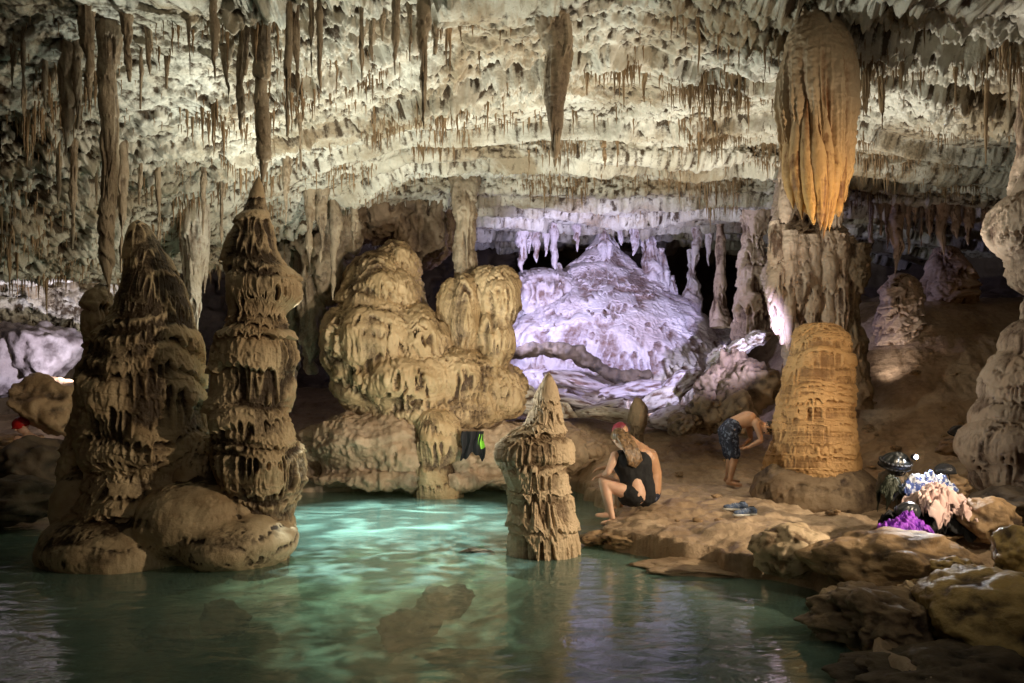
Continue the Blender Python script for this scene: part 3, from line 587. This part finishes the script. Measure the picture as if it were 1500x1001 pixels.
J=dict(pel=(1.48,8.78,.47),wa=(1.48,8.77,.65),ch=(1.43,8.76,.84),ne=(1.35,8.77,1.0),he=(1.28,8.80,1.12),face=(-.5,.85,-.3),
 shL=(1.22,8.72,.92),elL=(1.12,8.62,.74),wrL=(1.08,8.72,.70),hdL=(-.8,.3,-.25),shR=(1.62,8.82,.92),elR=(1.60,9.0,.73),wrR=(1.30,9.0,.72),hdR=(-1,0,-.1),
 hiL=(1.44,8.70,.46),knL=(1.08,8.66,.60),anL=(1.17,8.60,.20),toL=(1.05,8.57,.15),hiR=(1.48,8.90,.46),knR=(1.10,8.90,.62),anR=(1.16,8.84,.24),toR=(1.02,8.86,.2))
e,R,he,fd,up,sd=person('seated woman with long brown hair and a black swimsuit, her back to the view',J,M['skin'],1.06)
g=lambda n:Vector(J[n]);sa=(g('shR')-g('shL')).normalized();pr=[]
for s in(-1,0,1):
    pr.append(('c',[(*(g('pel')+Vector((s*.085,0,-.01))),.146),(*(g('wa')+sa*s*.07),.128),(*(g('ch')+sa*s*.10-Vector((0,0,.02))),.138 if s else .146)]))
    pr.append(('c',[(*(g('ch')+sa*s*.10),.134 if s else .144),(*(g('ch')*.4+g('ne')*.6+sa*s*.10-Vector((0,0,.02))),.080 if s else .088)]))
for s in(-1,1):
    h=g('hiL' if s<0 else 'hiR');k_=g('knL' if s<0 else 'knR');pr.append(('c',[(*h,.126),(*(h*.8+k_*.2),.112)]))
link(blob_m(pr,.01,4,lambda co,no:(fbm(co[:,0]*14,co[:,1]*14,co[:,2]*9,2,3)*.010,co[:,0]*0)),'black_swimsuit',M['black'],e)
pr=[('e',he+up*.035-fd*.02,(.09,.10,.097),R)]
back=Vector((.25,-.95,0)).normalized()
for i in range(9):
    a=(i-4)/4;st=he-fd*.05+sd*a*.07+up*.02;q=[]
    for t in np.linspace(0,1,7):
        pt=st+back*(.07+.12*math.sin(t*2.0))+Vector((a*.03*t+.10*t,0.0,-.36*t*(1-.15*abs(a))));q.append((*pt,.032*(1-t*.6)))
    pr.append(('c',q))
link(blob_m(pr,.008,2,lambda co,no:(np.abs(gn(co[:,0]*45,co[:,1]*45,co[:,2]*5,2))*-.012,co[:,0]*0)),'hair',M['blonde'],e)
J=dict(pel=(1.74,9.26,.47),wa=(1.77,9.24,.68),ch=(1.71,9.24,.86),ne=(1.57,9.26,1.02),he=(1.38,9.32,1.18),face=(-1,.35,-.2),
 shL=(1.58,9.10,.94),elL=(1.36,9.2,.76),wrL=(1.15,9.2,.74),hdL=(-1,0,-.2),shR=(1.64,9.42,.96),elR=(1.42,9.55,.8),wrR=(1.2,9.5,.72),hdR=(-1,0,-.2),
 hiL=(1.70,9.2,.46),knL=(1.36,9.2,.55),anL=(1.35,9.25,.2),toL=(1.22,9.25,.16),hiR=(1.70,9.38,.46),knR=(1.36,9.5,.6),anR=(1.35,9.5,.25),toR=(1.22,9.5,.2))
e,R,he,fd,up,sd=person('shirtless person in a dark red cap sitting half hidden behind the seated woman',J,M['skin2'])
link(blob_m([('e',he+up*.045-fd*.008,(.087,.103,.085),R),('e',he+up*.035+fd*.10,(.06,.06,.012),R)],.008,2),'cap',M['red'],e)
link(blob_m([('c',[(1.72,9.20,.42,.13),(1.55,9.20,.46,.1)]),('c',[(1.72,9.34,.42,.13),(1.55,9.42,.48,.1)])],.012,2),'shorts',M['navy'],e)
dx=-.06;zb=fz(3.18,10.8)
J=dict(pel=(3.22,10.8,1.12),wa=(3.32,10.8,1.25),ch=(3.50,10.8,1.31),ne=(3.66,10.8,1.26),he=(3.77,10.79,1.18),
 shL=(3.57,10.98,1.25),elL=(3.62,11.02,1.01),wrL=(3.46,10.92,.90),shR=(3.57,10.62,1.25),elR=(3.63,10.58,1.01),wrR=(3.46,10.66,.90),
 hiL=(3.22,10.90,1.08),knL=(3.30,10.98,.73),anL=(3.28,11.05,zb+.09),toL=(3.44,11.05,zb+.035),hiR=(3.22,10.70,1.08),knR=(3.26,10.66,.73),anR=(3.20,10.66,zb+.09),toR=(3.34,10.62,zb+.035))
J={k_:(v_[0]+dx,v_[1],v_[2]) for k_,v_ in J.items()};J.update(face=(.4,-.1,-1),hdL=(-.8,-.2,-.1),hdR=(-.8,.2,-.1))
e,R,he,fd,up,sd=person('shirtless man in dark patterned swim shorts bending forward beside the orange stalagmite',J,M['skin2'],1.0)
g=lambda n:Vector(J[n]);pr=[('c',[(3.22+dx,10.74,1.13,.135),(3.29+dx,10.75,1.21,.118)]),('c',[(3.22+dx,10.86,1.13,.135),(3.29+dx,10.85,1.21,.118)])]
for s in 'LR':
    h,k_=g('hi'+s),g('kn'+s);pr.append(('c',[(*h,.118),(*(h*.2+k_*.8),.09)]))
link(blob_m(pr,.009,2,lambda co,no:(fbm(co[:,0]*12,co[:,1]*12,co[:,2]*8,2,3)*.015,co[:,0]*0)),'shorts',M['navy'],e)
link(blob_m([('e',he+up*.03-fd*.025,(.088,.098,.095),R)],.008,2,lambda co,no:(fbm(co[:,0]*40,co[:,1]*40,co[:,2]*40,2,3)*.012,co[:,0]*0)),'hair',M['dark'],e)
X0,Y0,Z0=P(34,660,10.9);Z0-=.28
J={k:(X0+v[0],Y0+v[1],Z0+v[2]) for k,v in dict(pel=(.25,.1,.0),wa=(.2,.1,.17),ch=(.1,.08,.36),ne=(.02,.05,.52),he=(-.03,.02,.64),shL=(.0,-.12,.45),elL=(-.15,-.2,.22),wrL=(-.35,-.15,.25),shR=(.1,.25,.45),elR=(-.05,.35,.22),wrR=(-.25,.3,.25),hiL=(.22,0,0),knL=(-.2,0,.12),anL=(-.1,0,-.28),toL=(-.25,0,-.32),hiR=(.22,.2,0),knR=(-.2,.2,.12),anR=(-.1,.2,-.28),toR=(-.25,.2,-.32)).items()}
J['face']=(-.8,-.6,-.1)
e,R,he,fd,up,sd=person('person in a red helmet sitting low behind rocks at the left edge',J,M['skin'])
link(blob_m([('e',he+up*.045-fd*.008,(.105,.125,.095),R),('e',he+up*.02+fd*.09,(.075,.05,.014),R)],.009,2),'helmet',plain('red_helmet_shell',(.5,.02,.02),.25),e)
# ------------------------------------------------------------ gear
def cloth(name,label,c,rx,ry,h,seed,mat,cat='towel',rot=0,fold=.05,n=150,folds=9):
    U,V=np.meshgrid(np.linspace(-1,1,n),np.linspace(-1,1,n));u_,v_=U.ravel(),V.ravel()
    w=fbm(u_*1.5+seed,v_*1.5,0*u_,3,seed)
    x=u_*rx*(1+.18*gn(v_*2,u_*.7+seed,0*u_,seed+1)*2);y=v_*ry*(1+.18*gn(u_*2,v_*.7,0*u_+seed,seed+2)*2)
    r=np.sqrt(u_**2*.9+v_**2*.9)
    z=h*np.clip(1-r**2*.62,0,1)**.8+fold*w*1.3+fold*.9*(1-np.abs(gn(u_*folds*.35+w*1.5,v_*folds*.2+w,0*u_,seed+4))*3)+fold*.4*(1-np.abs(gn(u_*5+w*2,v_*4,0*u_,seed+14))*3)
    ca,sa_=math.cos(rot),math.sin(rot)
    Vv=np.stack([c[0]+x*ca-y*sa_,c[1]+x*sa_+y*ca,c[2]+z],1)
    o=link(meshVF(Vv,grid_faces(n,n)),name,mat)
    s=o.modifiers.new('s','SOLIDIFY');s.thickness=.006;s.offset=1
    return tag(o,label,cat)
def helmet(px,py,Y,col,label,yaw=0,lamp=False,s=1.,tip=0.):
    c=P(px,py,Y);e=empty('caving_helmet',c-[0,0,.06]);tag(e,label,'helmet')
    mt=plain('helmet_shell_'+col[0],col[1],.32)
    mv=M['black']
    RR=np.array((Matrix.Rotation(yaw,3,'Z')@Matrix.Rotation(tip,3,'X')))
    rot=lambda x,y,z:(np.stack([np.ravel(x),np.ravel(y),np.ravel(z)],-1)@RR.T)+c
    th,ph=np.meshgrid(np.linspace(0,2*math.pi,72,endpoint=False),np.linspace(0.02,math.pi*.56,36))
    groove=np.where(np.abs(np.sin(th*4))>.8,1.,0)*(ph>.55)*(ph<1.3)
    r=1+.03*np.cos(th*2)-.07*groove
    x=.135*np.sin(ph)*np.cos(th)*r*s;y=.105*np.sin(ph)*np.sin(th)*r*s;z=.105*np.cos(ph)*r*s
    o=link(meshVF(rot(x,y,z),grid_faces(36,72,True)[:,::-1]),'shell',mt,e);m_=o.modifiers.new('s','SOLIDIFY');m_.thickness=.008
    aa=np.linspace(0,6.283,25)
    q=rot(.14*s*np.cos(aa),.11*s*np.sin(aa),np.full(25,-.02))
    link(prim_mesh([('c',[(*k,.008) for k in q])]),'rim',mv,e)
    q=rot(np.array([.03,.05,.02,-.03])*s,np.array([-.10,-.07,-.03,-.09])*s,np.array([-.02,-.08,-.11,-.02]));link(prim_mesh([('c',[(*k,.006) for k in q])]),'chin_strap',mv,e)
    if lamp:
        q=rot(.139*s*np.cos(aa),.108*s*np.sin(aa),np.full(25,.03));link(prim_mesh([('c',[(*k,.011) for k in q])]),'lamp_strap',plain('grey_strap',(.02,.02,.025),.7),e)
        f=c+np.array([.115,-.085,.065])*s
        hl=link(prim_mesh([('e',f,(.034,.030,.030))]),'headlamp',mv,e)
        return e,f,hl
    return e,None,None
M['blue']=plain('blue_patterned_cloth',(.55,.60,.72),.8,col2=(.05,.09,.30),vs=22,bump=.5,bs=200,lo=.48,hi=.54)
M['towel']=plain('white_pink_towel',(.78,.60,.58),.9,col2=(.70,.50,.48),vs=4,bump=.8,bs=250)
M['purple']=plain('purple_cloth',(.36,.06,.70),.6,col2=(.20,.02,.46),vs=12)
rock(1350,778,6.8,75,16,.4,77,'rock','low flat rock under the piled caving gear')
cloth('black_bag','black bag slumped under the towels beside the purple cloth',P(1345,784,6.5),.34,.2,.16,3,M['black'],'bag')
cloth('towel','white and pale pink crumpled towel draped over the gear pile',P(1374,762,6.5),.28,.19,.26,5,M['towel'],rot=.5,fold=.05)
cloth('towel','pale pink towel end trailing down to the right of the pile',P(1406,767,6.4),.13,.14,.12,15,M['towel'],rot=-.6,fold=.04)
cloth('patterned_bag','blue and white patterned cloth bag on top of the gear pile',P(1360,740,6.85),.24,.15,.24,7,M['blue'],'bag',fold=.045)
cloth('purple_cloth','bright purple crumpled cloth at the foot of the gear pile',P(1325,790,6.1),.17,.12,.14,9,M['purple'],'cloth',fold=.04)
cloth('dry_bag','dark green upright bag behind the purple cloth',P(1306,748,6.9),.10,.09,.30,11,plain('dark_green_fabric',(.03,.038,.022),.6),'bag',fold=.025)
e1,f1,hl=helmet(1311,680,7.1,('black',(.012,.014,.016)),'black caving helmet with a lit white headlamp on the gear pile',.35,True,1.15,.35)
ln=link(prim_mesh([('e',f1+[.004,-.026,.002],(.020,.012,.019))],2),'lens',plain('lit_lens',(.95,.97,1.),.2,emit=900),hl)
helmet(1330,750,6.3,('grey',(.03,.034,.042)),'dark grey caving helmet lying in front of the towels',.5,False,.85,.6)
helmet(1384,690,7.3,('dim',(.03,.03,.035)),'small black helmet behind the white towel',-.4,False,.7)
helmet(1404,634,9.2,('far',(.05,.045,.05)),'dark helmet resting on the slope by the right edge flowstone',.3,False,.9,.4)
rock(1384,715,7.5,34,20,.3,78,'rock','brown rock holding up the small black helmet')
rock(1404,655,9.3,24,16,.25,79,'rock','brown rock under the far dark helmet')
rock(1311,715,7.2,26,30,.16,80,'wall','dark upright stone behind the green bag carrying the lit helmet')
def sneaker(px,py,Y,yaw,label):
    c=P(px,py,Y);c[2]=fz(c[0],c[1])+.01;e=empty('sneaker',c);tag(e,label,'shoe')
    R=Matrix.Rotation(yaw,4,'Z')
    def tf(pr):
        out=[]
        for k in pr:
            if k[0]=='c': out.append(('c',[(*(Vector(c)+R@Vector(q[:3])),q[3]) for q in k[1]]))
            else: out.append(('e',Vector(c)+R@Vector(k[1]),k[2],R))
        return out
    link(blob_m(tf([('e',(-.09,0,.02),(.055,.04,.02)),('e',(0,0,.018),(.08,.036,.018)),('e',(.09,.005,.02),(.07,.047,.02))]),.005,3),'sole',plain('white_rubber',(.6,.6,.58),.6),e)
    link(blob_m(tf([('e',(-.09,0,.055),(.05,.034,.045)),('e',(-.075,0,.085),(.042,.032,.03)),('e',(0,0,.055),(.08,.034,.038)),('e',(.08,.004,.045),(.065,.042,.028))]),.005,3),'upper',plain('navy_mesh',(.05,.09,.20),.7,col2=(.16,.20,.28),vs=40,bump=.5,bs=200),e)
    link(prim_mesh(tf([('c',[(.0+.018*i,-.022,.088-.006*i,.004),(.012+.018*i,.022,.09-.006*i,.004)]) for i in range(4)])),'laces',plain('white_lace',(.7,.7,.7),.7),e)
    link(prim_mesh(tf([('e',(-.075,0,.108),(.03,.02,.008))])),'lining',M['black'],e)
sneaker(1092,752,8.3,math.pi+.15,'navy and grey sneaker lying on the bank left of the orange stalagmite, nearer one')
sneaker(1078,742,8.6,math.pi-.25,'navy and grey sneaker just behind the nearer one on the bank')
n=60;U,V=np.meshgrid(np.linspace(-1,1,n),np.linspace(0,1,n));c=P(693,632,11.75)
Xh=c[0]+U*.17*(1+.15*V)+.015*np.sin(V*7+U*3);Yh=c[1]+.03*np.sin(U*9+V*2)-.05*V;Zh=c[2]-V*.40*(1-.14*np.cos(U*4)+.06*np.sin(U*11))
e=empty('hanging_shorts',c);tag(e,'black shorts with a neon green side hung to dry on the brown rock','clothing')
o=link(meshVF(np.stack([Xh,Yh,Zh],-1).reshape(-1,3),grid_faces(n,n)),'fabric',M['black'],e);o.modifiers.new('s','SOLIDIFY').thickness=.01
m_=(U[0]>.5);Xg,Yg,Zg=Xh[6:36][:,m_],Yh[6:36][:,m_]-.016,Zh[6:36][:,m_]
o=link(meshVF(np.stack([Xg,Yg,Zg],-1).reshape(-1,3),grid_faces(30,m_.sum())),'green_panel',plain('neon_green_fabric',(.25,.65,.04),.6),e)
# ------------------------------------------------------------ cave lamps and added fill spots
def spot(loc,aim,w,col,ang=120,blend=.6,r=.06,name='cave_and_fill_spot',gobo=None,lo=.15):
    l=bpy.data.lights.new(name,'SPOT');l.energy=w;l.color=col;l.spot_size=math.radians(ang);l.spot_blend=blend;l.shadow_soft_size=r
    if gobo:
        l.use_nodes=True;nt=l.node_tree;em=[n for n in nt.nodes if n.type=='EMISSION'][0]
        tc=nt.nodes.new('ShaderNodeTexCoord');nz=nt.nodes.new('ShaderNodeTexNoise');nz.inputs['Scale'].default_value=gobo;nz.inputs['Detail'].default_value=3;nz.inputs['Distortion'].default_value=1.2
        rp_=nt.nodes.new('ShaderNodeMapRange');rp_.inputs[1].default_value=.47;rp_.inputs[2].default_value=.70;rp_.inputs[3].default_value=lo;rp_.inputs[4].default_value=2.2
        nt.links.new(tc.outputs['Normal'],nz.inputs[0]);nt.links.new(nz.outputs[0],rp_.inputs[0]);nt.links.new(rp_.outputs[0],em.inputs['Strength'])
    o=bpy.data.objects.new(name,l);C.objects.link(o);o.location=loc;o.rotation_euler=(Vector(aim)-Vector(loc)).to_track_quat('-Z','Y').to_euler()
spot(P(400,640,8.6),(.6,8.8,6),1050,(.97,1,.89),135)
spot(P(785,650,8.35),(-1.2,11.2,4.2),580,(1,.92,.78),130)
spot((-1.6,9.8,4.9),(-1.6,9.8,0),4600,(.76,1,.95),50,.9,.05,gobo=9,lo=.5)
spot((-1.3,7.9,5.0),(-1.1,7.5,0),2300,(.84,1,.97),34,.9,.03,gobo=14,lo=.12)  # added spot; its noise pattern imitates bright streaks on the water
spot((3.0,9.5,5.0),(3.3,10.7,1),220,(1,.88,.7),34,.8,.04)  # added unseen spot that brightens the bending man
spot(P(1195,512,10.4),(1.9,17,3.8),2100,(.62,.59,1),58,.8)
spot(P(735,440,14.3),(2.6,17.2,3.6),560,(.62,.60,1),145)
spot(P(965,597,14.9),(2.6,17,3.6),100,(.86,.84,1),150)
spot(P(1195,600,10.3),(3.5,9.3,6),780,(1,.94,.82),112)
spot(P(1290,560,12.7),(7.6,13.9,3.8),45,(1,.85,.75),90,1.)  # weak added fill for the dim right recess
spot((5.4,4.4,2.4),(1.2,8.0,2.1),1450,(1,.80,.55),94,1.)
spot((5.5,7.6,3.3),(2.0,8.6,.2),330,(1,.84,.62),56,1.)  # added fill just outside the frame, brightens the bank
spot((3.4,2.6,3.0),(2.9,6.2,.5),130,(1,.84,.55),60,1.)  # weak added fill for the lower right boulders
spot(P(130,540,11.2),(-9,13.2,3),210,(.88,.82,1),140)
spot((1.5,-.5,3.0),(.5,8,3),80,(1,.94,.82),110,1.)  # added dim fill from the camera side
spot(f1+np.array([.03,-.09,0]),(f1[0]+.5,f1[1]-2,f1[2]-1),30,(1,.97,.95),140,1.,.02,'headlamp_light')
# ------------------------------------------------------------ world + camera
w=bpy.data.worlds.new('World');bpy.context.scene.world=w;w.use_nodes=True;nt=w.node_tree
sk=nt.nodes.new('ShaderNodeTexSky');sk.sky_type='NISHITA';sk.sun_disc=False;sk.sun_elevation=math.radians(2);sk.sun_rotation=math.radians(180)
nt.links.new(sk.outputs[0],nt.nodes['Background'].inputs[0]);nt.nodes['Background'].inputs[1].default_value=.006
cam=bpy.data.cameras.new('camera');co=bpy.data.objects.new('camera',cam);C.objects.link(co);co.location=(0,0,H);co.rotation_euler=(math.pi/2,0,0)
cam.sensor_width=36;cam.lens=F/1500*36;cam.shift_y=(YH-500.5)/1500;cam.clip_end=200;cam.clip_start=.05
bpy.context.scene.camera=co
bpy.context.scene.view_settings.view_transform='Standard';bpy.context.scene.view_settings.look='None'
